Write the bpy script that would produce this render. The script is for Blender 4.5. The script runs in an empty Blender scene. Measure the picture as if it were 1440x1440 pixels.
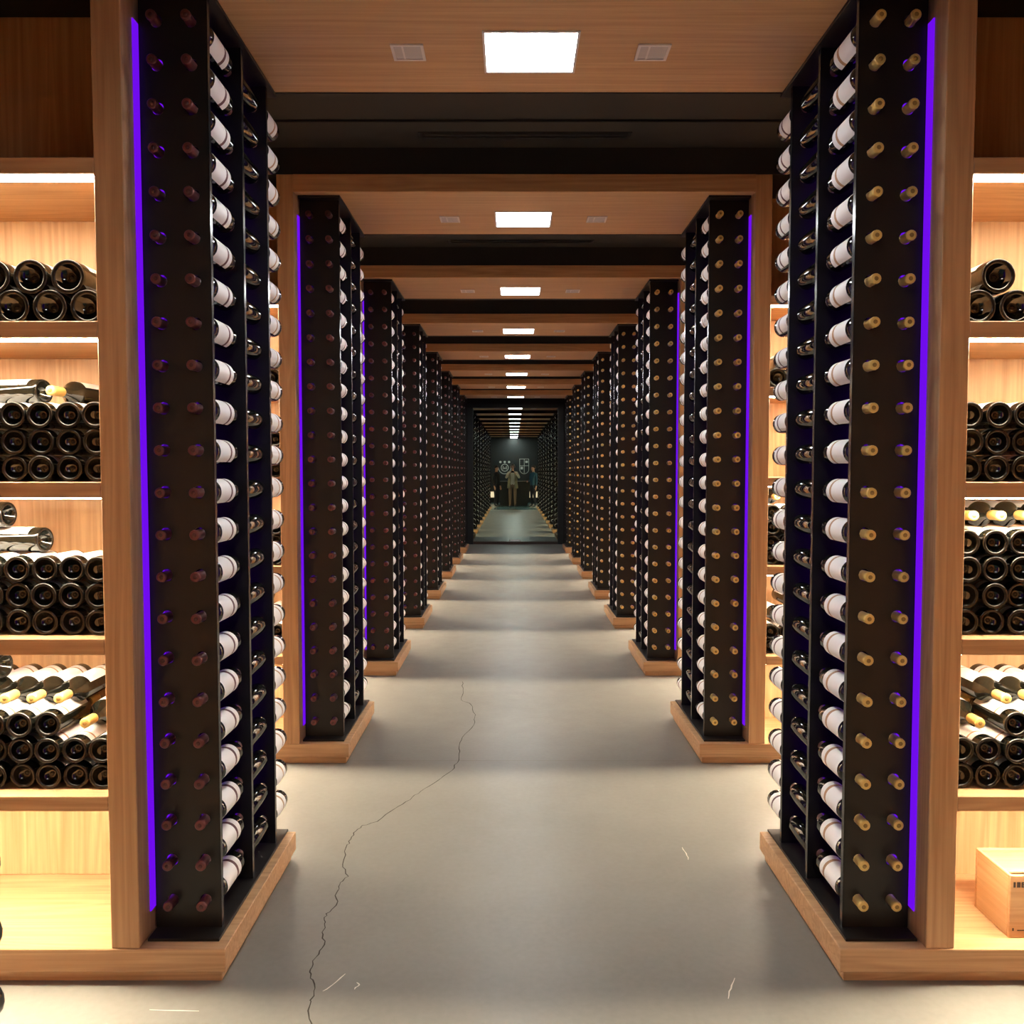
import bpy, bmesh, math, random
from mathutils import Vector
random.seed(7)
S = bpy.context.scene
COL = S.collection
R = math.radians

# ------------------------------------------------------------------ camera
cam_d = bpy.data.cameras.new('camera')
cam = bpy.data.objects.new('camera', cam_d); COL.objects.link(cam)
cam.location = (-0.0572, 0.0, 1.4495)
cam.rotation_euler = (math.pi/2 - 0.0476, 0, 0)
cam_d.sensor_width = 36.0
cam_d.lens = 36.0*1200/1440
cam_d.shift_x = -0.85/1440
cam_d.clip_start = 0.02
S.camera = cam

# ------------------------------------------------------------------ world and exposure
w = bpy.data.worlds.new('world'); S.world = w; w.use_nodes = True
w.node_tree.nodes['Background'].inputs[0].default_value = (1.0, 0.86, 0.72, 1)
w.node_tree.nodes['Background'].inputs[1].default_value = 0.0
S.view_settings.view_transform = 'Standard'
S.view_settings.look = 'None'
S.view_settings.exposure = 0.72
S.view_settings.gamma = 1.0
S.view_settings.use_curve_mapping = False
S.cycles.use_denoising = True
S.cycles.max_bounces = 8
S.cycles.diffuse_bounces = 5
S.cycles.glossy_bounces = 4
S.cycles.sample_clamp_indirect = 6.0

SHELF_LED = 80.0       # shelf light strips
CEIL_LED = 34.0        # square ceiling panels
PURPLE = 0.6

# ------------------------------------------------------------------ materials
MATS = {}
def new_mat(name):
    m = bpy.data.materials.new(name); m.use_nodes = True
    nt = m.node_tree
    return m, nt, nt.nodes['Principled BSDF']

def mat(name, col, rough=0.5, metal=0.0, spec=0.5, bump=None, coat=0.0):
    m, nt, b = new_mat(name)
    b.inputs['Base Color'].default_value = (*col, 1)
    b.inputs['Roughness'].default_value = rough
    b.inputs['Metallic'].default_value = metal
    b.inputs['Specular IOR Level'].default_value = spec
    b.inputs['Coat Weight'].default_value = coat
    if bump:
        n = nt.nodes.new('ShaderNodeTexNoise'); n.inputs['Scale'].default_value = bump[0]
        n.inputs['Detail'].default_value = 4
        tc = nt.nodes.new('ShaderNodeTexCoord'); nt.links.new(tc.outputs['Object'], n.inputs['Vector'])
        bp = nt.nodes.new('ShaderNodeBump'); bp.inputs['Strength'].default_value = bump[1]
        bp.inputs['Distance'].default_value = 0.01
        nt.links.new(n.outputs['Fac'], bp.inputs['Height']); nt.links.new(bp.outputs[0], b.inputs['Normal'])
    MATS[name] = m
    return m

def emit(name, col, strength):
    m = bpy.data.materials.new(name); m.use_nodes = True
    nt = m.node_tree; nt.nodes.clear()
    e = nt.nodes.new('ShaderNodeEmission'); o = nt.nodes.new('ShaderNodeOutputMaterial')
    e.inputs[0].default_value = (*col, 1); e.inputs[1].default_value = strength
    nt.links.new(e.outputs[0], o.inputs[0]); MATS[name] = m
    return m

def wood(name, axis, dark, light, rough=0.42, figure=0.42):
    m, nt, b = new_mat(name)
    L = nt.links.new; N = nt.nodes.new
    tc = N('ShaderNodeTexCoord'); oi = N('ShaderNodeObjectInfo')
    off = N('ShaderNodeVectorMath'); off.operation = 'SCALE'; off.inputs[0].default_value = (3.1, 5.7, 4.3)
    L(oi.outputs['Random'], off.inputs['Scale'])
    add = N('ShaderNodeVectorMath'); add.operation = 'ADD'
    L(tc.outputs['Object'], add.inputs[0]); L(off.outputs[0], add.inputs[1])
    def mapped(along, across):
        mp = N('ShaderNodeMapping')
        mp.inputs['Scale'].default_value = [along if i == 'xyz'.index(axis) else across for i in range(3)]
        L(add.outputs[0], mp.inputs['Vector']); return mp
    n1 = N('ShaderNodeTexNoise'); n1.inputs['Scale'].default_value = 1.0; n1.inputs['Detail'].default_value = 5
    n1.inputs['Roughness'].default_value = 0.65
    L(mapped(1.6, 70).outputs[0], n1.inputs['Vector'])
    n2 = N('ShaderNodeTexNoise'); n2.inputs['Scale'].default_value = 1.0; n2.inputs['Detail'].default_value = 2
    n2.inputs['Distortion'].default_value = 0.8
    L(mapped(0.55, 9.0).outputs[0], n2.inputs['Vector'])
    # cathedral figure: contour lines of the broad noise
    mu = N('ShaderNodeMath'); mu.operation = 'MULTIPLY'; mu.inputs[1].default_value = 17.0
    L(n2.outputs['Fac'], mu.inputs[0])
    fr = N('ShaderNodeMath'); fr.operation = 'PINGPONG'; fr.inputs[1].default_value = 1.0; L(mu.outputs[0], fr.inputs[0])
    mx = N('ShaderNodeMix'); mx.data_type = 'FLOAT'; mx.inputs['Factor'].default_value = figure*0.5
    L(n1.outputs['Fac'], mx.inputs['A']); L(fr.outputs[0], mx.inputs['B'])
    cr = N('ShaderNodeValToRGB')
    cr.color_ramp.elements[0].position = 0.25; cr.color_ramp.elements[0].color = (*dark, 1)
    cr.color_ramp.elements[1].position = 0.72; cr.color_ramp.elements[1].color = (*light, 1)
    L(mx.outputs['Result'], cr.inputs[0]); L(cr.outputs[0], b.inputs['Base Color'])
    b.inputs['Roughness'].default_value = rough
    b.inputs['Specular IOR Level'].default_value = 0.35
    bp = N('ShaderNodeBump'); bp.inputs['Strength'].default_value = 0.12; bp.inputs['Distance'].default_value = 0.002
    L(n1.outputs['Fac'], bp.inputs['Height']); L(bp.outputs[0], b.inputs['Normal'])
    MATS[name] = m
    return m

OD, OL = (0.42, 0.23, 0.105), (0.62, 0.38, 0.195)
for a in 'xyz':
    wood('oak_'+a, a, OD, OL)
wood('oak_back', 'z', OD, OL, figure=0.45)
wood('oak_soffit', 'x', OD, OL, figure=0.15)
wood('crate_y', 'y', (0.50, 0.30, 0.14), (0.66, 0.43, 0.22))
wood('crate_x', 'x', (0.46, 0.25, 0.11), (0.60, 0.36, 0.18))
mat('black_metal', (0.0125, 0.0095, 0.0078), 0.42, 0.0, 0.35)
mat('black_edge', (0.03, 0.029, 0.03), 0.18, 0.3, 0.6)
mat('dark_ceiling', (0.013, 0.0115, 0.011), 0.8)
mat('vent_black', (0.006, 0.006, 0.006), 0.5)
mat('vent_slat', (0.05, 0.05, 0.048), 0.35, 0.7)
mat('glass_dark', (0.006, 0.006, 0.004), 0.06, 0.0, 0.6)
mat('glass_base', (0.010, 0.008, 0.0065), 0.22, 0.0, 0.35)
mat('capsule_red', (0.13, 0.030, 0.028), 0.40, 0.1, 0.5)
mat('capsule_red_tip', (0.13, 0.030, 0.028), 0.40, 0.1, 0.5)
mat('capsule_gold', (0.74, 0.50, 0.15), 0.38, 0.05, 0.5)
mat('capsule_gold_tip', (0.74, 0.50, 0.15), 0.38, 0.05, 0.5)
mat('capsule_red_mark', (0.07, 0.014, 0.013), 0.5)
mat('capsule_gold_mark', (0.30, 0.17, 0.04), 0.5)
mat('label_white', (0.92, 0.91, 0.89), 0.55)
mat('line_maroon', (0.10, 0.028, 0.035), 0.5)
mat('line_tan', (0.45, 0.26, 0.14), 0.5)
mat('grille', (0.78, 0.72, 0.68), 0.4)
mat('grille_glass', (0.55, 0.50, 0.48), 0.3)
mat('crack', (0.045, 0.038, 0.03), 0.9)
mat('joint', (0.22, 0.19, 0.15), 0.9)
mat('scratch', (0.75, 0.70, 0.62), 0.7)
mat('stamp', (0.05, 0.03, 0.02), 0.7)
mat('teal_floor', (0.05, 0.12, 0.12), 0.2)
mat('rear_black', (0.008, 0.008, 0.009), 0.5)
mat('crest_paint', (0.45, 0.45, 0.42), 0.5)
mat('steel', (0.85, 0.85, 0.82), 0.5)
mat('rail_brown', (0.06, 0.03, 0.022), 0.5)
mat('skin', (0.45, 0.25, 0.17), 0.5)
mat('hair_dark', (0.02, 0.014, 0.01), 0.5)
mat('hair_grey', (0.2, 0.18, 0.16), 0.5)
mat('jacket_olive', (0.17, 0.15, 0.09), 0.8)
mat('shirt_beige', (0.42, 0.38, 0.30), 0.8)
mat('trousers_brown', (0.16, 0.10, 0.06), 0.8)
mat('coat_teal', (0.02, 0.08, 0.12), 0.8)
mat('trousers_dark', (0.015, 0.015, 0.02), 0.8)
mat('cloth_black', (0.012, 0.012, 0.014), 0.8)
mat('shoe', (0.03, 0.035, 0.035), 0.5)
mat('eye', (0.02, 0.015, 0.012), 0.2)
mat('phone_black', (0.01, 0.01, 0.012), 0.15)
mat('lip_red', (0.3, 0.09, 0.08), 0.5)
emit('led_warm', (1.0, 0.84, 0.62), SHELF_LED)
emit('led_panel', (0.93, 0.98, 1.0), CEIL_LED)
emit('led_purple', (0.16, 0.004, 0.85), PURPLE)
emit('niche_glow', (1.0, 0.72, 0.5), 1.5)

# mirror: dark grey-green tinted
m, nt, b = new_mat('mirror')
b.inputs['Base Color'].default_value = (0.34, 0.40, 0.35, 1)
b.inputs['Metallic'].default_value = 1.0; b.inputs['Roughness'].default_value = 0.0
MATS['mirror'] = m

# concrete floor
m, nt, b = new_mat('concrete'); L = nt.links.new; N = nt.nodes.new
tc = N('ShaderNodeTexCoord')
n1 = N('ShaderNodeTexNoise'); n1.inputs['Scale'].default_value = 1.6; n1.inputs['Detail'].default_value = 6
n2 = N('ShaderNodeTexNoise'); n2.inputs['Scale'].default_value = 45; n2.inputs['Detail'].default_value = 4
n3 = N('ShaderNodeTexNoise'); n3.inputs['Scale'].default_value = 9; n3.inputs['Detail'].default_value = 5
for n in (n1, n2, n3): L(tc.outputs['Object'], n.inputs['Vector'])
mx = N('ShaderNodeMix'); mx.data_type = 'FLOAT'; mx.inputs['Factor'].default_value = 0.3
L(n1.outputs['Fac'], mx.inputs['A']); L(n2.outputs['Fac'], mx.inputs['B'])
cr = N('ShaderNodeValToRGB')
cr.color_ramp.elements[0].position = 0.3; cr.color_ramp.elements[0].color = (0.178, 0.174, 0.156, 1)
cr.color_ramp.elements[1].position = 0.7; cr.color_ramp.elements[1].color = (0.232, 0.227, 0.203, 1)
L(mx.outputs['Result'], cr.inputs[0]); L(cr.outputs[0], b.inputs['Base Color'])
mr = N('ShaderNodeMapRange'); mr.inputs[3].default_value = 0.30; mr.inputs[4].default_value = 0.46
L(n3.outputs['Fac'], mr.inputs[0]); L(mr.outputs[0], b.inputs['Roughness'])
bp = N('ShaderNodeBump'); bp.inputs['Strength'].default_value = 0.05; bp.inputs['Distance'].default_value = 0.003
L(n2.outputs['Fac'], bp.inputs['Height']); L(bp.outputs[0], b.inputs['Normal'])
b.inputs['Specular IOR Level'].default_value = 0.4
MATS['concrete'] = m

# ------------------------------------------------------------------ mesh helpers
class MB:
    def __init__(s): s.v = []; s.f = []; s.m = []; s.sm = []
    def box(s, x0, x1, y0, y1, z0, z1, mi=0):
        if x0 > x1: x0, x1 = x1, x0
        o = len(s.v)
        s.v += [(x0,y0,z0),(x1,y0,z0),(x1,y1,z0),(x0,y1,z0),(x0,y0,z1),(x1,y0,z1),(x1,y1,z1),(x0,y1,z1)]
        for q in ((0,3,2,1),(4,5,6,7),(0,1,5,4),(1,2,6,5),(2,3,7,6),(3,0,4,7)):
            s.f.append(tuple(o+i for i in q)); s.m.append(mi); s.sm.append(False)
        return s
    def face(s, pts, mi=0, sm=False):
        o = len(s.v); s.v += pts; s.f.append(tuple(range(o, o+len(pts)))); s.m.append(mi); s.sm.append(sm)
    def lathe(s, prof, n=16, off=(0,0,0), flip=False, smooth=True):
        """profile [(y, r, mat of the ring that follows)] turned round the Y axis"""
        o = len(s.v); ox, oy, oz = off
        for (y, r, mi) in prof:
            yy = -y if flip else y
            for k in range(n):
                a = 2*math.pi*k/n
                s.v.append((ox + r*math.cos(a), oy + yy, oz + r*math.sin(a)))
        for i in range(len(prof)-1):
            for k in range(n):
                k2 = (k+1) % n
                q = (o+i*n+k, o+i*n+k2, o+(i+1)*n+k2, o+(i+1)*n+k)
                s.f.append(q if flip else q[::-1]); s.m.append(prof[i][2]); s.sm.append(smooth)
        a = tuple(o+k for k in range(n)); b_ = tuple(o+(len(prof)-1)*n+k for k in range(n))
        s.f.append(a if not flip else a[::-1]); s.m.append(prof[0][2]); s.sm.append(False)
        s.f.append(b_[::-1] if not flip else b_); s.m.append(prof[-1][2]); s.sm.append(False)
        return s
    def arc(s, prof, a0, a1, n=12, off=(0,0,0), flip=False):
        """part of a turned surface (a label), angles from +X towards +Z"""
        o = len(s.v); ox, oy, oz = off
        for (y, r, mi) in prof:
            yy = -y if flip else y
            for k in range(n+1):
                a = a0 + (a1-a0)*k/n
                s.v.append((ox + r*math.cos(a), oy + yy, oz + r*math.sin(a)))
        for i in range(len(prof)-1):
            for k in range(n):
                q = (o+i*(n+1)+k, o+i*(n+1)+k+1, o+(i+1)*(n+1)+k+1, o+(i+1)*(n+1)+k)
                s.f.append(q if flip else q[::-1]); s.m.append(prof[i][2]); s.sm.append(True)
        return s
    def mesh(s, name, mats):
        me = bpy.data.meshes.new(name)
        me.from_pydata(s.v, [], s.f)
        for x in mats: me.materials.append(MATS[x])
        me.polygons.foreach_set('material_index', s.m)
        me.polygons.foreach_set('use_smooth', s.sm)
        me.update()
        return me

def cbox(name, x0, x1, y0, y1, z0, z1, material, bev=0.002):
    """one chamfered board"""
    me = MB().box(x0, x1, y0, y1, z0, z1).mesh(name, [material])
    bm = bmesh.new(); bm.from_mesh(me)
    bmesh.ops.bevel(bm, geom=bm.edges[:], offset=bev, segments=1, affect='EDGES')
    bm.to_mesh(me); bm.free()
    return me

def obj(name, me, parent=None, loc=(0,0,0), rot=(0,0,0)):
    o = bpy.data.objects.new(name, me); COL.objects.link(o)
    o.location = loc; o.rotation_euler = rot
    if parent: o.parent = parent
    return o

def tag(o, label=None, cat=None, group=None, kind=None):
    if label: o['label'] = label
    if cat: o['category'] = cat
    if group: o['group'] = group
    if kind: o['kind'] = kind
    return o

def thing(name, label, cat, loc=(0,0,0), rotz=0, group=None):
    return tag(obj(name, None, None, loc, (0,0,rotz)), label, cat, group)

ORD = ['zeroth','first','second','third','fourth','fifth','sixth','seventh','eighth','ninth','tenth','eleventh','twelfth',
       'thirteenth','fourteenth','fifteenth','sixteenth','seventeenth','eighteenth','nineteenth','twentieth',
       'twenty-first','twenty-second']

# ------------------------------------------------------------------ layout numbers (metres)
F0, D = 2.35, 1.817            # front plane of the first bay, bay pitch
DEP = 0.79                     # depth of a bay
KS = range(-1, 8)              # bay -1 stands beside the photographer
MIRY = F0 + 8*D + 0.06
XW = 2.75                      # outer end of the shelving
SOF = 2.795                    # underside of the oak soffits
CEIL = 3.01
YB = -5.6                      # wall behind the photographer
SHELVES = [(2.256, 2.300), (1.815, 1.860), (1.376, 1.420), (0.938, 0.984), (0.495, 0.538)]
ROWS, RZ0, RDZ = 22, 0.1885, 0.12
CX = (0.9601, 1.0564)          # bottle columns of a rack: beside the aisle, beside the purple strip
RP = (0.105, 0.405, 0.675)     # rack panels behind the bay front
SIDES = ((-1, 'red-capped'), (1, 'gold-capped'))
def from_mirror(k): return ORD[8-k]

# ------------------------------------------------------------------ room shell
fl = obj('floor', MB().box(-3.05, 3.05, 1.75, MIRY+0.3, -0.1, 0.0).mesh('floor', ['concrete'])); tag(fl, kind='structure')
fl2 = obj('floor', MB().box(-3.05, 3.05, YB, 1.75, -0.1, 0.0).mesh('floor', ['teal_floor'])); tag(fl2, kind='structure')
tag(obj('ceiling', MB().box(-3.05, 3.05, YB, MIRY+0.3, CEIL, CEIL+0.1).mesh('ceiling', ['dark_ceiling'])), kind='structure')
tag(obj('wall_left', MB().box(-3.15, -3.05, YB, MIRY+0.3, 0, CEIL).mesh('wall_left', ['oak_z'])), kind='structure')
tag(obj('wall_right', MB().box(3.05, 3.15, YB, MIRY+0.3, 0, CEIL).mesh('wall_right', ['oak_z'])), kind='structure')
tag(obj('wall_far', MB().box(-3.05, 3.05, MIRY+0.02, MIRY+0.12, 0, CEIL).mesh('wall_far', ['black_metal'])), kind='structure')
tag(obj('wall_rear', MB().box(-3.05, 3.05, YB-0.1, YB, 0, CEIL).mesh('wall_rear', ['rear_black'])), kind='structure')

def ribbon(name, pts, wid, material, jitter=0.0, sub=1, z=0.0006):
    P = [Vector((x, y, 0)) for x, y in pts]
    Q = []
    for a, b_ in zip(P, P[1:]):
        for i in range(sub):
            t = i/sub; q = a.lerp(b_, t)
            if i: q += Vector((random.uniform(-1,1), random.uniform(-1,1), 0))*jitter
            Q.append(q)
    Q.append(P[-1])
    mb = MB(); n = len(Q); o = []
    for i, q in enumerate(Q):
        d = (Q[min(i+1,n-1)]-Q[max(i-1,0)]).normalized(); p = Vector((-d.y, d.x, 0))
        ww = wid*(0.5 if i in (0, n-1) else random.uniform(0.6, 1.3))/2
        o.append((q+p*ww, q-p*ww))
    for (a, b_), (c, d) in zip(o, o[1:]):
        mb.face([(a.x,a.y,z),(b_.x,b_.y,z),(d.x,d.y,z),(c.x,c.y,z)])
    return obj(name, mb.mesh(name, [material]), fl)
CR = [(-0.575,2.08),(-0.585,2.175),(-0.608,2.254),(-0.608,2.3),(-0.627,2.368),(-0.646,2.418),(-0.644,2.482),(-0.634,2.549),(-0.657,2.62),(-0.66,2.681),(-0.669,2.733),(-0.647,2.787),(-0.663,2.871),(-0.664,2.93),(-0.645,2.991),(-0.685,3.088),(-0.7,3.228),(-0.695,3.302),(-0.688,3.38),(-0.672,3.432),(-0.618,3.47),(-0.56,3.613),(-0.509,3.707),(-0.474,3.804),(-0.41,3.934),(-0.352,4.073),(-0.327,4.221),(-0.338,4.401),(-0.332,4.589),(-0.279,4.818),(-0.279,5.026),(-0.319,5.253),(-0.382,5.349),(-0.385,5.585),(-0.405,5.831)]
ribbon('crack', CR, 0.0036, 'crack', 0.006, 4)
ribbon('control_joint', [(-0.9, 4.213), (0.0, 4.215), (0.9, 4.213)], 0.004, 'joint', 0.0005, 6)
for pts in ([(-0.587,2.315),(-0.564,2.348),(-0.54,2.398)], [(-0.5,2.323),(-0.49,2.344),(-0.5,2.356)],
            [(0.579,2.377),(0.556,2.328),(0.536,2.281)], [(0.597,3.228),(0.602,3.174),(0.599,3.122)],
            [(-1.036,2.233),(-0.9,2.227)]):
    ribbon('scratch', pts, 0.0035, 'scratch', 0.003, 3)

# ------------------------------------------------------------------ oak portal over each bay (soffit, header), dark gap ceiling, lights
for k in KS:
    y = F0 + k*D
    root = obj('trim_%d' % (k+2), None, None, (0, y, 0)); tag(root, kind='structure')
    if k == KS[0]:
        ME_header = cbox('header', -1.113, 1.113, 0, 0.03, SOF-0.004, 2.875, 'oak_x')
        ME_rear = cbox('header', -1.113, 1.113, DEP-0.04, DEP-0.012, SOF-0.004, 2.875, 'dark_ceiling')
        ME_sof = cbox('soffit_panel', -1.113, 1.113, 0.03, DEP-0.014, SOF, SOF+0.02, 'oak_soffit')
        ME_fascia = cbox('fascia', -XW, XW, 0.004, 0.03, 2.875, CEIL, 'dark_ceiling')
        ME_band = cbox('ceiling_band', -XW, XW, -0.30, 0.0, CEIL-0.012, CEIL, 'dark_ceiling')
    for nm, me in (('header', ME_header), ('rear_fascia', ME_rear), ('soffit_panel', ME_sof), ('fascia', ME_fascia), ('ceiling_band', ME_band)):
        obj(nm, me, root)
    # square light panel
    lt = thing('ceiling_light' + ('_offscreen' if k < 0 else ''), 'square glowing light panel set into oak soffit, %s from the mirror' % from_mirror(k), 'ceiling light',
               (0, y+0.46, SOF), group='square light panels in the soffits')
    if k == KS[0]:
        a, b_ = 0.143, 0.128
        mb = MB()
        for q in ((-a-.008,a+.008,-b_-.008,-b_), (-a-.008,a+.008,b_,b_+.008), (-a-.008,-a,-b_,b_), (a,a+.008,-b_,b_)):
            mb.box(q[0], q[1], q[2], q[3], -0.004, 0.0)
        ME_lf = mb.mesh('frame', ['grille']); ME_ld = MB().box(-a, a, -b_, b_, -0.002, 0.0).mesh('diffuser', ['led_panel'])
    obj('frame', ME_lf, lt); obj('diffuser' + ('_offscreen' if k < 0 else ''), ME_ld, lt)
    for sx in (-1, 1):
        sp = thing('recessed_fitting', 'small square grey fitting in oak soffit beside %s light panel, %s rack side' %
                   (from_mirror(k), SIDES[sx > 0][1]), 'ceiling fitting', (sx*0.392, y+0.457, SOF), group='small square soffit fittings')
        if k == KS[0] and sx == -1:
            a = 0.052; mb = MB()
            for q in ((-a,a,-a,-a+.009), (-a,a,a-.009,a), (-a,-a+.009,-a+.009,a-.009), (a-.009,a,-a+.009,a-.009)):
                mb.box(q[0], q[1], q[2], q[3], -0.005, 0.0)
            ME_sf = mb.mesh('frame', ['grille']); a -= .009
            ME_sg = MB().box(-a, a, -a, a, -0.002, 0.0).mesh('glass', ['grille_glass'])
            ME_sl = MB().box(-0.018, -0.012, -a, a, -0.004, -0.002).mesh('divider', ['grille'])
        obj('frame', ME_sf, sp); obj('glass', ME_sg, sp); obj('divider', ME_sl, sp)
    vt = thing('slot_vent', 'long black slot air vent in dark ceiling before %s portal from the mirror' % from_mirror(k), 'vent',
               (0, y-0.155, CEIL-0.012), group='slot vents in the dark ceiling')
    if k == KS[0]:
        ME_v = MB().box(-0.49, 0.49, -0.036, 0.036, -0.003, 0.0).mesh('frame', ['vent_black'])
        ME_vs = MB().box(-0.47, 0.47, -0.003, 0.003, -0.007, -0.003).mesh('slat', ['vent_slat'])
    obj('frame', ME_v, vt)
    for yy in (-0.024, 0.012): obj('slat', ME_vs, vt, (0, yy, 0))

# ------------------------------------------------------------------ shelving units (oak), both sides
UNIT = {}; PLINTH = {}
for sx, cap in SIDES:
    s = sx
    P = []
    PLINTH[sx] = (cbox('board', s*0.870, s*XW, 0, DEP, 0.033, 0.100, 'oak_x'), cbox('toe_kick', s*0.885, s*(XW-0.02), 0.014, DEP-0.014, 0.0, 0.033, 'oak_x'))
    P.append(('end_panel', cbox('end_panel', s*1.113, s*1.193, 0.004, DEP, 0.100, 2.875, 'oak_z'), None))
    P.append(('end_panel', cbox('end_panel', s*(XW-0.08), s*XW, 0.004, DEP, 0.100, 2.875, 'oak_z'), None))
    P.append(('back_panel', cbox('back_panel', s*1.193, s*(XW-0.08), 0.45, 0.47, 0.100, 2.90, 'oak_back'), None))
    P.append(('upper_cover', cbox('upper_cover', s*1.193, s*XW, 0.03, DEP-0.03, 2.90, CEIL, 'dark_ceiling'), None))
    strip_f = MB().box(s*1.197, s*(XW-0.085), 0.022, 0.062, -0.003, 0.002).mesh('light_strip', ['led_warm'])
    for (z0, z1) in SHELVES:
        P.append(('shelf', cbox('shelf', s*1.193, s*(XW-0.08), 0.004, DEP-0.004, z0, z1, 'oak_x'), (strip_f, z0)))
    P.append(('purple_light_strip', MB().box(s*1.1095, s*1.1135, 0.076, 0.66, 0.17, 2.705).mesh('purple_light_strip', ['led_purple']), None))
    UNIT[sx] = P
for k in KS:
    for sx, cap in SIDES:
        u = thing('shelving_unit', 'oak shelving unit with warm lit shelves beside %s rack, %s from the mirror' % (cap, from_mirror(k)),
                  'shelving', (0, F0+k*D, 0), group='oak shelving units along the aisle')
        pl = thing('plinth', 'oak plinth with recessed toe kick under %s rack, %s from the mirror' % (cap, from_mirror(k)), 'plinth',
                   (0, F0+k*D, 0), group='oak plinths along the aisle')
        obj('board', PLINTH[sx][0], pl); obj('toe_kick', PLINTH[sx][1], pl)
        for nm, me, strips in UNIT[sx]:
            o = obj(nm + ('_offscreen' if k < 0 and nm == 'purple_light_strip' else ''), me, u)
            if strips:
                obj('light_strip' + ('_offscreen' if k < 0 else ''), strips[0], o, (0, 0, strips[1]))

# ------------------------------------------------------------------ black metal bottle racks
def holed_panel(name, s, thick=0.004):
    xs = [s*c for c in CX]; xs.sort()
    xa, xb = sorted((s*0.914, s*1.107)); xm = (xs[0]+xs[1])/2
    cellx = [(xa, xm, xs[0]), (xm, xb, xs[1])]
    mb = MB(); r = 0.0175
    zlo, zhi = 0.108, SOF-0.012
    zc = [RZ0+i*RDZ+0.0015 for i in range(ROWS)]
    edges = [zlo]+[(a+b_)/2 for a, b_ in zip(zc, zc[1:])]+[zhi]
    for (x0, x1, cx) in cellx:
        for i, z in enumerate(zc):
            z0, z1 = edges[i], edges[i+1]
            cs = [(x0,z0),(x1,z0),(x1,z1),(x0,z1)]
            bd = []
            for j in range(4):
                a, b_ = cs[j], cs[(j+1) % 4]
                for t in (0, .25, .5, .75): bd.append((a[0]+(b_[0]-a[0])*t, a[1]+(b_[1]-a[1])*t))
            o = len(mb.v); n = len(bd)
            hl = []
            for (bx, bz) in bd:
                d = math.hypot(bx-cx, bz-z); hl.append((cx+(bx-cx)*r/d, z+(bz-z)*r/d))
            for yy in (0.0, thick):
                mb.v += [(x, yy, zz) for x, zz in bd] + [(x, yy, zz) for x, zz in hl]
            for j in range(n):
                j2 = (j+1) % n
                for q in ((o+j, o+j2, o+n+j2, o+n+j), (o+2*n+j2, o+2*n+j, o+3*n+j, o+3*n+j2), (o+n+j, o+n+j2, o+3*n+j2, o+3*n+j)):
                    mb.f.append(q); mb.m.append(0); mb.sm.append(False)
    # outer rim and the folded flanges along both upright edges
    mb.box(xa, xa+0.003, 0, 0.018, zlo, zhi, 1)
    mb.box(xb-0.003, xb, 0, 0.018, zlo, zhi, 1)
    return mb.mesh(name, ['black_metal', 'black_edge'])
RACK = {}
for sx, cap in SIDES:
    pan = holed_panel('panel', sx)
    base = cbox('base_plate', sx*0.900, sx*1.106, 0.040, 0.795, 0.100, 0.108, 'black_metal', 0.001)
    top = cbox('top_plate', sx*0.900, sx*1.106, 0.060, 0.770, SOF-0.012, SOF-0.001, 'black_metal', 0.001)
    RACK[sx] = (pan, base, top)
for k in KS:
    for sx, cap in SIDES:
        r_ = thing('bottle_rack', 'tall black metal bottle rack of %s bottles, %s from the mirror' % (cap, from_mirror(k)), 'wine rack',
                   (0, F0+k*D, 0), group='black metal bottle racks lining the aisle')
        pan, base, top = RACK[sx]
        for nm, dy in zip(('front_panel', 'middle_panel', 'rear_panel'), RP): obj(nm, pan, r_, (0, dy, 0))
        obj('base_plate', base, r_); obj('top_plate', top, r_)

# ------------------------------------------------------------------ bottles (axis along +Y, mouth at y = 0)
def bottle_profile(L, rb, body0, caplen, mi_glass, mi_cap, with_cap=True):
    k = rb/0.0375
    rn = 0.0145*min(k, 1.25)
    pr = []
    pr += [(caplen-0.002, rn*0.97, mi_glass), (body0-0.045*k, rn*1.03, mi_glass), (body0-0.030*k, rn*1.25, mi_glass),
           (body0-0.016*k, rb*0.72, mi_glass), (body0-0.006*k, rb*0.92, mi_glass), (body0, rb, mi_glass),
           (L-0.009, rb, mi_glass), (L-0.004, rb*0.995, mi_glass), (L-0.0012, rb*0.965, mi_glass+1), (L, rb*0.92, mi_glass+1), (L, rb*0.82, mi_glass+1),
           (L-0.0015, rb*0.76, mi_glass+1), (L-0.004, rb*0.72, mi_glass), (L-0.014, rb*0.60, mi_glass), (L-0.024, rb*0.34, mi_glass), (L-0.027, rb*0.17, mi_glass+1), (L-0.023, rb*0.10, mi_glass+1)]
    return pr, rn
def capsule_profile(rn, caplen):
    return [(0.0, rn*0.55, 1), (0.0, rn*0.85, 1), (0.0015, rn*1.0, 0), (0.008, rn*1.05, 0), (0.0095, rn*0.98, 0), (caplen, rn*1.0, 0), (caplen+0.0005, rn*0.95, 0)]

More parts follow.
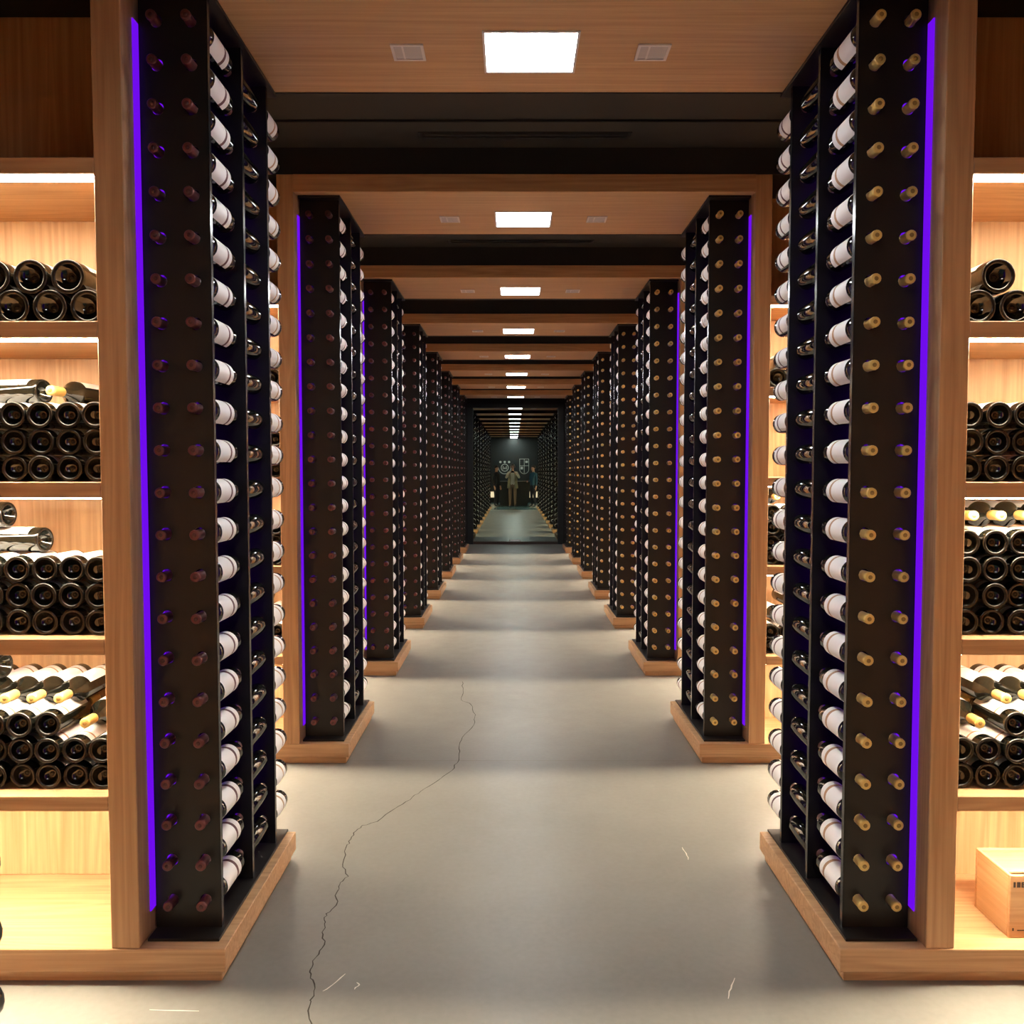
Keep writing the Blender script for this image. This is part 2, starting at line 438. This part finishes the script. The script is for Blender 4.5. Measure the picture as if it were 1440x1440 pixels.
class Kind: pass
def make_kind(name, L, rb, body0, caplen, cap, label=None, n=18):
    """label = (y0, y1, line0, line1, line material, arc start, arc end)"""
    K = Kind(); K.L, K.rb = L, rb
    pr, rn = bottle_profile(L, rb, body0, caplen, 0, cap)
    K.glass = MB().lathe(pr, n).mesh(name+'_glass', ['glass_dark', 'glass_base'])
    K.cap = MB().lathe(capsule_profile(rn, caplen), 14)
    # embossed mark on the end of the capsule
    mb = K.cap
    mb.lathe([(-0.0006, rn*0.05, 2), (-0.0006, rn*0.42, 2), (0.0, rn*0.45, 2)], 8)
    mark = {'red': 'capsule_red_mark', 'gold': 'capsule_gold_mark'}[cap]
    K.cap = mb.mesh(name+'_capsule', ['capsule_'+cap, 'capsule_'+cap+'_tip', mark])
    K.label = None
    if label:
        y0, y1, l0, l1, lm, a0, a1 = label
        r = rb+0.0007
        K.label = MB().arc([(y0, r, 0), (l0, r, 1), (l1, r, 0), (y1, r, 0)], a0, a1, 14).mesh(name+'_label', ['label_white', lm])
        K.label2 = None
    # one joined mesh for the far ones
    mb = MB().lathe([(p[0], p[1], 0) for p in pr], 10)
    mb.lathe([(p[0], p[1], 1) for p in capsule_profile(rn, caplen)], 8)
    if label: mb.arc([(label[0], rb+0.001, 2), (label[2], rb+0.001, 3), (label[3], rb+0.001, 2), (label[1], rb+0.001, 2)], label[5], label[6], 7)
    K.joined = mb
    K.jmats = ['glass_dark', 'capsule_'+cap+('_tip' if cap == 'gold' else ''), 'label_white', label[4] if label else 'line_tan']
    K.far = mb.mesh(name+'_far', K.jmats)
    return K
def put(K, loc, label, group, rot=(0,0,0), detail=True, name='wine_bottle', has_label=True):
    o = obj(name, K.glass if detail else K.far, None, loc, rot)
    tag(o, label, 'wine bottle', group)
    if detail:
        obj('capsule', K.cap, o)
        if has_label and K.label: obj('label', K.label, o)
    return o

# arcs: the side of the label turns to the aisle, a little upwards
ARC = {-1: (R(-62), R(128)), 1: (R(52), R(242))}
KIND = {}
for sx, cap in SIDES:
    c = 'red' if sx < 0 else 'gold'
    lm = ('line_maroon', 'line_tan') if sx < 0 else ('line_tan', 'line_maroon')
    KIND['A', sx] = make_kind('rack_bottle_'+c, 0.290, 0.0375, 0.112, 0.055, c, (0.122, 0.252, 0.212, 0.226, lm[0], *ARC[sx]))
    KIND['A0', sx] = make_kind('outer_rack_bottle_'+c, 0.290, 0.0375, 0.112, 0.055, c, None)
    KIND['C', sx] = make_kind('rear_bottle_'+c, 0.243, 0.0370, 0.086, 0.036, 'red', (0.094, 0.210, 0.172, 0.184, lm[1], *ARC[sx]))
    KIND['B', sx] = make_kind('small_bottle_'+c, 0.252, 0.0340, 0.090, 0.040, 'red', None)
far = {}
for k in KS:
    y = F0+k*D
    det = k <= 2
    for sx, cap in SIDES:
        rk = from_mirror(k)
        for i in range(ROWS):
            z = RZ0+(ROWS-1-i)*RDZ
            jobs = []
            if k >= 0:
                jobs.append((KIND['A0', sx], (sx*CX[1], y+0.064, z), (0,0,0), '%s bottle, %s from top, column beside the purple strip, rack %s from mirror' % (cap, ORD[i+1], rk),
                             '%s bottles poking out of the rack fronts' % cap, ('A', sx)))
                jobs.append((KIND['A', sx], (sx*CX[0], y+0.064, z), (0,0,0), '%s bottle, %s from top, column beside the aisle, rack %s from mirror' % (cap, ORD[i+1], rk),
                             '%s bottles poking out of the rack fronts' % cap, ('A', sx)))
                jobs.append((KIND['B', sx], (sx*CX[0], y+0.383, z), (0,0,0), 'small dark bottle inside %s rack, %s row from top, rack %s from mirror' % (cap, ORD[i+1], rk),
                             'small dark bottles inside the %s racks' % cap, ('B', sx)))
            jobs.append((KIND['C', sx], (sx*CX[0], y+0.642, z), (0,0,0), "white-labelled bottle jutting from %s rack's rear panel, %s from top, rack %s from mirror" % (cap, ORD[i+1], rk),
                         'white-labelled bottles at the rear of the %s racks' % cap, ('C', sx)))
            for K, loc, rot, lab, grp, key in jobs:
                roll = 0 if key[0] == 'B' else R(random.uniform(-9, 9))
                if k <= (4 if key[0] == 'C' else 5):
                    put(K, loc, lab, grp, (0, roll, rot[2]), det, {'A': cap.replace('-', '_')+'_bottle', 'B': 'small_bottle', 'C': 'labelled_bottle'}[key[0]])
                else:
                    far.setdefault(key, []).append((K, loc, rot[2]))
NAMES = {'A': 'bottles in the fronts of the racks nearest the mirror', 'B': 'small bottles inside the racks nearest the mirror', 'C': 'bottles behind rear panels of racks nearest the mirror'}
for key, lst in far.items():
    mb = MB(); mats = lst[0][0].jmats
    for K, (x, y, z), rz in lst:
        o = len(mb.v); c = math.cos(rz); s_ = math.sin(rz)
        mb.v += [(x+vx*c-vy*s_, y+vx*s_+vy*c, z+vz) for vx, vy, vz in K.joined.v]
        mb.f += [tuple(o+i for i in f) for f in K.joined.f]; mb.m += K.joined.m; mb.sm += K.joined.sm
    if key[0] == 'A': mats = KIND['A', key[1]].jmats
    o = obj('distant_bottles', mb.mesh('distant_bottles', mats))
    tag(o, '%s %s' % (SIDES[key[1] > 0][1], NAMES[key[0]]), 'wine bottles', kind='stuff')

# ------------------------------------------------------------------ bottles lying on the lit shelves
UP = (R(30), R(150))
SHB = make_kind('shelf_bottle', 0.295, 0.0372, 0.112, 0.055, 'gold', (0.122, 0.262, 0.232, 0.239, 'line_tan', *UP), n=26)
MAG = make_kind('magnum', 0.345, 0.0485, 0.140, 0.065, 'gold', (0.150, 0.300, 0.265, 0.273, 'line_tan', *UP), n=28)
SHN = ['', 'top', 'second', 'third', 'fourth']
def shelf_put(k, sx, K, X, Yb, z, label, yaw=0.0, neck_out=False, pitch=0.0, detail=True):
    """Yb = depth behind the bay front of the end that faces the aisle"""
    y = F0+k*D
    if neck_out: loc, rz = (sx*X, y+Yb, z), yaw
    else:
        rz = math.pi+yaw
        d = Vector((-math.sin(rz), math.cos(rz)))   # direction mouth -> base
        loc = (sx*X-d.x*K.L, y+Yb-d.y*K.L, z)
    put(K, loc, label, 'wine bottles lying on the lit oak shelves', (pitch, 0, rz), detail, 'magnum_bottle' if K is MAG else 'shelf_bottle')
def stack(k, sx, cap, shelf, rows, cols, K, pitchx, x0, skip=()):
    bay = '%s side, %s bay from mirror' % (cap, from_mirror(k))
    zt = SHELVES[shelf][1]
    for i in range(rows):
        for j in range(cols):
            if (i, j) in skip: continue
            X = x0 + j*pitchx + (random.uniform(-.0004, .0004) if j else 0)
            z = zt + K.rb + i*2*K.rb*1.012 + 0.0004
            rn = ('bottom', 'second', 'third', 'fourth')[i]
            lab = 'base-out bottle %s from oak post, %s row, %s shelf, %s' % (ORD[j+1], rn, SHN[shelf], bay)
            shelf_put(k, sx, K, X, 0.055+random.uniform(-.006, .008), z, lab, R(random.uniform(-.2, .2)) if j else 0)
for k in (0, 1):
    for sx, cap in SIDES:
        bay = '%s side, %s bay from mirror' % (cap, from_mirror(k))
        nc = 7 if k == 0 else 3
        r1 = SHB.rb; px = 0.0772; x0 = 1.193+0.0385
        # top shelf: magnums, two staggered rows
        zt = SHELVES[1][1]; mr = MAG.rb
        for j in range(nc-1):
            shelf_put(k, sx, MAG, 1.193+0.055+j*0.1045, 0.06, zt+mr+0.0008, 'base-out magnum %s from oak post, bottom row, top shelf, %s' % (ORD[j+1], bay))
        tops = range(nc-2) if sx < 0 else (0,)
        for j in tops:
            yaw = R(random.uniform(-.2, .2)) if sx < 0 else 0.0
            shelf_put(k, sx, MAG, 1.193+0.055+0.052+j*0.1045, 0.06, zt+mr+0.0845+(0 if sx < 0 else 0.002), 'base-out magnum %s from oak post, upper row, top shelf, %s' % (ORD[j+1], bay), yaw)
        if not (k == 1 and sx == 1):
            stack(k, sx, cap, 2, 3, nc, SHB, px, x0)
        stack(k, sx, cap, 3, 3 if sx < 0 else 4, nc, SHB, px, x0)
        sk = [(2, 0)] if sx < 0 else [(2, 0), (2, 1)]
        if sx < 0: sk.append((2, 1)) if k == 1 else None
        stack(k, sx, cap, 4, 3, nc, SHB, px, x0 + (0.003 if sx < 0 else 0), skip=[(2, 0), (2, 1)])
        # neck-out bottles over the bottom stack
        zt = SHELVES[4][1]
        for j in range(nc-2):
            shelf_put(k, sx, SHB, 1.361+j*0.0775, 0.07, zt+0.1505+0.0755+r1-0.004, 'neck-out bottle %s from oak post, top row, fourth shelf, %s' % (ORD[j+2], bay), R(random.uniform(-.3, .3)), True)
        shelf_put(k, sx, SHB, 1.287, 0.07, zt+0.1505+r1+0.0005, 'neck-out bottle in the gap beside oak post, fourth shelf, %s' % bay, R(random.uniform(-2, 2)), True)
        if sx < 0:
            # loose bottles on the second and third shelves
            z2 = SHELVES[2][1]+3*2*r1*1.012+r1
            shelf_put(k, sx, SHB, 1.435, 0.175, z2, 'crosswise bottle atop the stack, second shelf, %s' % bay, R(78))
            shelf_put(k, sx, SHB, 1.392, 0.125, z2, 'neck-out bottle on the stack, second shelf, %s' % bay, R(-6), True)
            z3 = SHELVES[3][1]+3*2*r1*1.012+r1
            if k == 0:
                shelf_put(k, sx, SHB, 1.440, 0.17, z3, 'crosswise bottle atop the stack, third shelf, %s' % bay, R(80))
                shelf_put(k, sx, SHB, 1.540, 0.16, z3+0.0752, 'crosswise bottle atop another crosswise bottle, third shelf, %s' % bay, R(84))
                shelf_put(k, sx, SHB, 1.565, 0.16, SHELVES[4][1]+0.226+3*r1-0.002, 'crosswise bottle above neck-out row, fourth shelf, %s' % bay, R(82))
        else:
            z3 = SHELVES[3][1]+4*2*r1*1.012+r1
            for j in range(nc-3 if k == 0 else 1):
                shelf_put(k, sx, SHB, 1.262+j*0.079, 0.085, z3, 'neck-out bottle %s from oak post, top row, third shelf, %s' % (ORD[j+1], bay), R(random.uniform(-.3, .3)), True)

# ------------------------------------------------------------------ wooden wine crate in the bottom compartment
cr = thing('wine_crate', 'open pale wooden wine crate on the floor of the gold-capped side shelving', 'crate', (1.378, 2.408, 0.100))
W_, D_, H_, T_ = 0.50, 0.175, 0.185, 0.010
D_ = 0.185
obj('front_board', cbox('front_board', 0, W_, 0, T_, 0, H_, 'crate_x'), cr)
obj('rear_board', cbox('rear_board', 0, W_, D_-T_, D_, 0, H_, 'crate_x'), cr)
obj('side_board', cbox('side_board', 0, T_, T_, D_-T_, 0, H_, 'crate_y'), cr)
obj('side_board', cbox('side_board', W_-T_, W_, T_, D_-T_, 0, H_, 'crate_y'), cr)
obj('bottom_board', cbox('bottom_board', T_, W_-T_, T_, D_-T_, 0.0, 0.008, 'crate_x'), cr)
obj('lid', cbox('lid', T_, W_-T_, T_+0.035, D_-T_, H_-0.016, H_-0.008, 'crate_x'), cr)
mb = MB()
for x0, x1, z0, z1 in ((0.010, 0.016, 0.150, 0.166), (0.020, 0.030, 0.150, 0.166), (0.033, 0.037, 0.150, 0.166), (0.037, 0.046, 0.162, 0.166), (0.037, 0.044, 0.156, 0.160), (0.037, 0.046, 0.150, 0.154), (0.052, 0.056, 0.150, 0.166), (0.060, 0.075, 0.150, 0.166),
                     (0.010, 0.014, 0.022, 0.030), (0.024, 0.075, 0.022, 0.025)):
    mb.box(x0, x1, -0.0008, 0.0, z0, z1)
st = obj('stamp', mb.mesh('stamp', ['stamp']), cr); st['label'] = 'dark stamped mark'

# ------------------------------------------------------------------ mirrored glass at the end of the aisle
mi = thing('mirror', 'dark mirrored glass in black frame closing the far end of the aisle', 'mirror', (0, MIRY, 0))
obj('mirror_pane', MB().box(-0.84, 0.84, 0, 0.012, 0.055, 2.70).mesh('mirror_pane', ['mirror']), mi)
mb = MB(); mb.box(-0.95, -0.84, -0.03, 0.03, 0, 2.78); mb.box(0.84, 0.95, -0.03, 0.03, 0, 2.78); mb.box(-0.84, 0.84, -0.03, 0.03, 2.70, 2.78)
obj('frame', mb.mesh('frame', ['rear_black']), mi)
obj('bottom_rail', cbox('bottom_rail', -0.84, 0.84, -0.02, 0.02, 0.0, 0.055, 'rail_brown'), mi)
obj('patch_fitting', cbox('patch_fitting', -0.13, 0.10, -0.012, 0.014, 0.060, 0.088, 'steel'), mi)

# ------------------------------------------------------------------ the room behind the photographer, seen in the mirror
ct = thing('bar_counter', 'black bar counter with flared sides behind the person with the phone', 'counter', (0, -2.6, 0))
mb = MB(); a, b_ = 0.58, 0.70
v = [(-a,-.35,0),(a,-.35,0),(a,.35,0),(-a,.35,0),(-b_,-.4,1.0),(b_,-.4,1.0),(b_,.4,1.0),(-b_,.4,1.0)]
o = len(mb.v); mb.v += v
for q in ((0,3,2,1),(4,5,6,7),(0,1,5,4),(1,2,6,5),(2,3,7,6),(3,0,4,7)): mb.f.append(q); mb.m.append(0); mb.sm.append(False)
obj('body', mb.mesh('body', ['rear_black']), ct)
obj('counter_top', cbox('counter_top', -0.76, 0.76, -0.45, 0.45, 1.0, 1.03, 'vent_slat'), ct)
for sx in (-1, 1):
    n = thing('lit_niche_offscreen', 'low warm lit niche in the black wall, %s side of the bar' % SIDES[sx > 0][1], 'niche', (sx*0.93, YB+0.02, 0.25))
    obj('frame', MB().box(-0.22, 0.22, -0.02, 0.06, -0.02, 0.0).box(-0.22, 0.22, -0.02, 0.06, 0.26, 0.28).mesh('frame', ['oak_x']), n)
    obj('glow_panel_offscreen', MB().box(-0.2, 0.2, -0.02, 0.0, 0.0, 0.26).mesh('glow_panel', ['niche_glow']), n)
def ring(mb, cx, cz, r0, r1, n=24, a0=0, a1=2*math.pi):
    for i in range(n):
        p, q = a0+(a1-a0)*i/n, a0+(a1-a0)*(i+1)/n
        mb.face([(cx+r0*math.cos(p),0,cz+r0*math.sin(p)),(cx+r1*math.cos(p),0,cz+r1*math.sin(p)),(cx+r1*math.cos(q),0,cz+r1*math.sin(q)),(cx+r0*math.cos(q),0,cz+r0*math.sin(q))])
mb = MB(); ring(mb, 0, 0, 0.15, 0.18); ring(mb, 0, 0, 0.27, 0.30, 20, math.pi, 2*math.pi)
for x in (-0.2, 0, 0.2): ring(mb, x, 0.26, 0.0, 0.055, 10)
for x0, x1 in ((-0.09, -0.06), (0.06, 0.09)): mb.box(x0, x1, 0, 0.004, -0.08, 0.07)
mb.box(-0.03, 0.03, 0, 0.004, -0.06, 0.0)
tag(obj('wall_crest', mb.mesh('wall_crest', ['crest_paint']), None, (-0.42, YB+0.004, 1.62)), 'round pale crest with three dots painted on the black wall', 'crest')
mb = MB()
mb.box(-0.22, -0.20, 0, .004, -0.15, 0.33); mb.box(0.20, 0.22, 0, .004, -0.15, 0.33); mb.box(-0.22, 0.22, 0, .004, 0.31, 0.33)
mb.box(-0.01, 0.01, 0, .004, -0.34, 0.31); mb.box(-0.2, 0.2, 0, .004, 0.0, 0.02); ring(mb, 0, -0.15, 0.20, 0.22, 14, math.pi, 2*math.pi)
mb.box(0.05, 0.17, 0, .004, 0.14, 0.24); mb.box(-0.17, -0.06, 0, .004, -0.16, -0.04)
tag(obj('wall_crest', mb.mesh('wall_crest', ['crest_paint']), None, (0.48, YB+0.004, 1.70)), 'pale shield crest in quarters painted on the black wall', 'crest')
lt = thing('bar_ceiling_light_offscreen', 'long cool white ceiling light above the bar counter', 'ceiling light', (0.0, -4.45, CEIL))
obj('frame', MB().box(-0.17, 0.17, -1.02, 1.02, -0.03, 0.0).mesh('frame', ['rear_black']), lt)
obj('diffuser_offscreen', MB().box(-0.15, 0.15, -1.0, 1.0, -0.04, -0.03).mesh('diffuser', ['led_panel']), lt)

# ------------------------------------------------------------------ people (their reflections show in the mirror)
def person(label, loc, rotz, h, arms, cols, hair, jacket=None):
    """cols = (torso, trousers); arms = list of two chains [(elbow), (wrist), (palm), finger direction]"""
    root = thing('person', label, 'person', loc, rotz)
    V, E, RR = [], [], []
    def vert(p, r, link=None):
        V.append(p); RR.append(r); i = len(V)-1
        if link is not None: E.append((link, i))
        return i
    pel = vert((0,0,.95), .135); bel = vert((0,.01,1.10), .125, pel); che = vert((0,0,1.30), .14, bel)
    nb = vert((0,-.012,1.46), .07, che); nk = vert((0,0,1.52), .052, nb); jaw = vert((0,.025,1.58), .068, nk)
    mid = vert((0,.012,1.65), .083, jaw); vert((0,0,1.72), .062, mid)
    vert((0,.118,1.625), .014, mid)
    hands = []
    for s, arm in zip((-1, 1), arms):
        hip = vert((s*.09,0,.88), .095, pel); kn = vert((s*.10,.02,.49), .062, hip); an = vert((s*.105,-.02,.09), .042, kn)
        ft = vert((s*.115,.06,.05), .042, an); vert((s*.12,.17,.035), .032, ft)
        sh = vert((s*.175,-.005,1.40), .062, che)
        el = vert(arm[0], .045, sh); wr = vert(arm[1], .028, el); pa = vert(arm[2], .030, wr)
        hands.append(Vector(arm[2]))
        d = Vector(arm[3]).normalized(); side = Vector(arm[4]).normalized()
        P = Vector(arm[2])
        for f in range(4):
            b0 = P + side*(-.024+.016*f) + d*.035
            ln = (.062, .072, .066, .05)[f]
            a1 = vert(tuple(b0), .009, pa); bend = Vector(arm[5])
            a2 = vert(tuple(b0+d*ln*.5+bend*.008), .008, a1); vert(tuple(b0+d*ln*.8+bend*.03), .007, a2)
        t0 = vert(tuple(P-side*.032+d*.008+Vector(arm[5])*.012), .010, pa); vert(tuple(P-side*.04+d*.045+Vector(arm[5])*.03), .008, t0)
    me = bpy.data.meshes.new('body'); me.from_pydata(V, E, [])
    tmp = bpy.data.objects.new('tmp', me); COL.objects.link(tmp)
    sk = tmp.modifiers.new('skin', 'SKIN'); sk.use_smooth_shade = True
    for i, sv in enumerate(me.skin_vertices[0].data): sv.radius = (RR[i], RR[i]); sv.use_root = (i == 0)
    sb = tmp.modifiers.new('sub', 'SUBSURF'); sb.levels = 2; sb.render_levels = 2
    bpy.context.view_layer.update()
    dg = bpy.context.evaluated_depsgraph_get()
    bm_ = bpy.data.meshes.new_from_object(tmp.evaluated_get(dg))
    bpy.data.objects.remove(tmp)
    bm_.materials.clear()
    for x in ('skin', cols[0], cols[1], 'shoe'): bm_.materials.append(MATS[x])
    wr = [Vector(a[1]) for a in arms]
    for p in bm_.polygons:
        c = p.center
        if c.z > 1.50: mi_ = 0
        elif min((c-hp).length for hp in hands) < .10 and min((c-hp).length-(c-q).length*1.15 for hp, q in zip(hands, wr)) < 0: mi_ = 0
        elif c.z > .94 or abs(c.x) > .21: mi_ = 1
        elif c.z > .085: mi_ = 2
        else: mi_ = 3
        p.material_index = mi_; p.use_smooth = True
    bo = obj('body', bm_, root); bo.scale = (h/1.78,)*3
    # hair
    mb = MB(); n, mrows = 18, 7
    grid = []
    for i in range(mrows+1):
        th = math.pi*0.60*i/mrows
        for j in range(n):
            ph = 2*math.pi*j/n
            fr = 1.0 - 0.35*max(0, math.sin(ph))*(i/mrows)
            t = th*fr
            grid.append((.098*math.sin(t)*math.cos(ph), .105*math.sin(t)*math.sin(ph)-.004, 1.672+.112*math.cos(t)))
    o = len(mb.v); mb.v += grid
    for i in range(mrows):
        for j in range(n):
            j2 = (j+1) % n
            mb.f.append((o+i*n+j, o+(i+1)*n+j, o+(i+1)*n+j2, o+i*n+j2)); mb.m.append(0); mb.sm.append(True)
    hr = obj('hair', mb.mesh('hair', [hair]), root); hr.scale = bo.scale
    for s in (-1, 1):
        e = obj('eye', MB().lathe([(0,.001,0),(.002,.006,0),(.008,.009,0),(.014,.006,0),(.016,.001,0)], 8).mesh('eye', ['eye']), root, Vector((s*.03, .078, 1.652))*h/1.78)
        ea = obj('ear', MB().lathe([(-.012,.004,0),(-.006,.018,0),(.006,.018,0),(.012,.004,0)], 8).mesh('ear', ['skin']), root, Vector((s*.086, .0, 1.64))*h/1.78)
    mo = obj('mouth', MB().box(-.022,.022,.088,.096,1.585,1.595).mesh('mouth', ['lip_red']), root); mo.scale = bo.scale
    if jacket:
        mb = MB(); n = 20; prof = [(1.40,.155,.105),(1.25,.185,.155),(1.08,.185,.160),(.90,.205,.175),(.78,.215,.185)]
        o = len(mb.v)
        for z, rx, ry in prof:
            for j in range(n+1):
                a = R(115)+R(310)*j/n
                mb.v.append((rx*math.cos(a), ry*math.sin(a)+.004, z))
        for i in range(len(prof)-1):
            for j in range(n):
                mb.f.append((o+i*(n+1)+j, o+i*(n+1)+j+1, o+(i+1)*(n+1)+j+1, o+(i+1)*(n+1)+j)); mb.m.append(0); mb.sm.append(True)
        jk = obj('jacket', mb.mesh('jacket', [jacket]), root); jk.scale = bo.scale
        so = jk.modifiers.new('thick', 'SOLIDIFY'); so.thickness = 0.008
    return root
# arm: elbow, wrist, palm, finger direction, side direction, bend direction
hold = lambda s: ((s*.27,.10,1.20), (s*.115,.30,1.385), (s*.075,.345,1.41), (-s*.15,.35,1), (s*.2,1,0), (-s*1,.15,0))
hang = lambda s: ((s*.235,-.02,1.12), (s*.245,.05,.88), (s*.245,.07,.81), (0,.15,-1), (0,1,0), (-s*1,0,0))
bent = lambda s: ((s*.235,-.03,1.12), (s*.17,.20,1.08), (s*.13,.26,1.09), (-s*.8,.6,.1), (0,0,1), (-s*.3,-1,0))
ph_h = 1.76
person('person in open olive jacket and brown trousers holding up a phone', (-0.0572, -0.385, 0), 0, ph_h, (hold(-1), hold(1)), ('shirt_beige', 'trousers_brown'), 'hair_grey', 'jacket_olive')
person('person in teal blue coat standing beside the one with the phone', (0.78, -0.55, 0), R(50), 1.70, (bent(-1), hang(1)), ('coat_teal', 'trousers_dark'), 'hair_dark')
person('person in black clothes standing beside the bar counter', (-0.72, -0.95, 0), R(-60), 1.70, (hang(-1), hang(1)), ('cloth_black', 'trousers_dark'), 'hair_dark')
phn = thing('phone', 'black phone held up in both hands by the person in olive', 'phone', (-0.0572, -0.020, 1.435))
obj('case', cbox('case', -0.075, 0.075, -0.004, 0.004, -0.037, 0.037, 'phone_black', 0.003), phn)
obj('screen', MB().box(-0.070, 0.070, -0.0048, -0.004, -0.033, 0.033).mesh('screen', ['grille_glass']), phn)
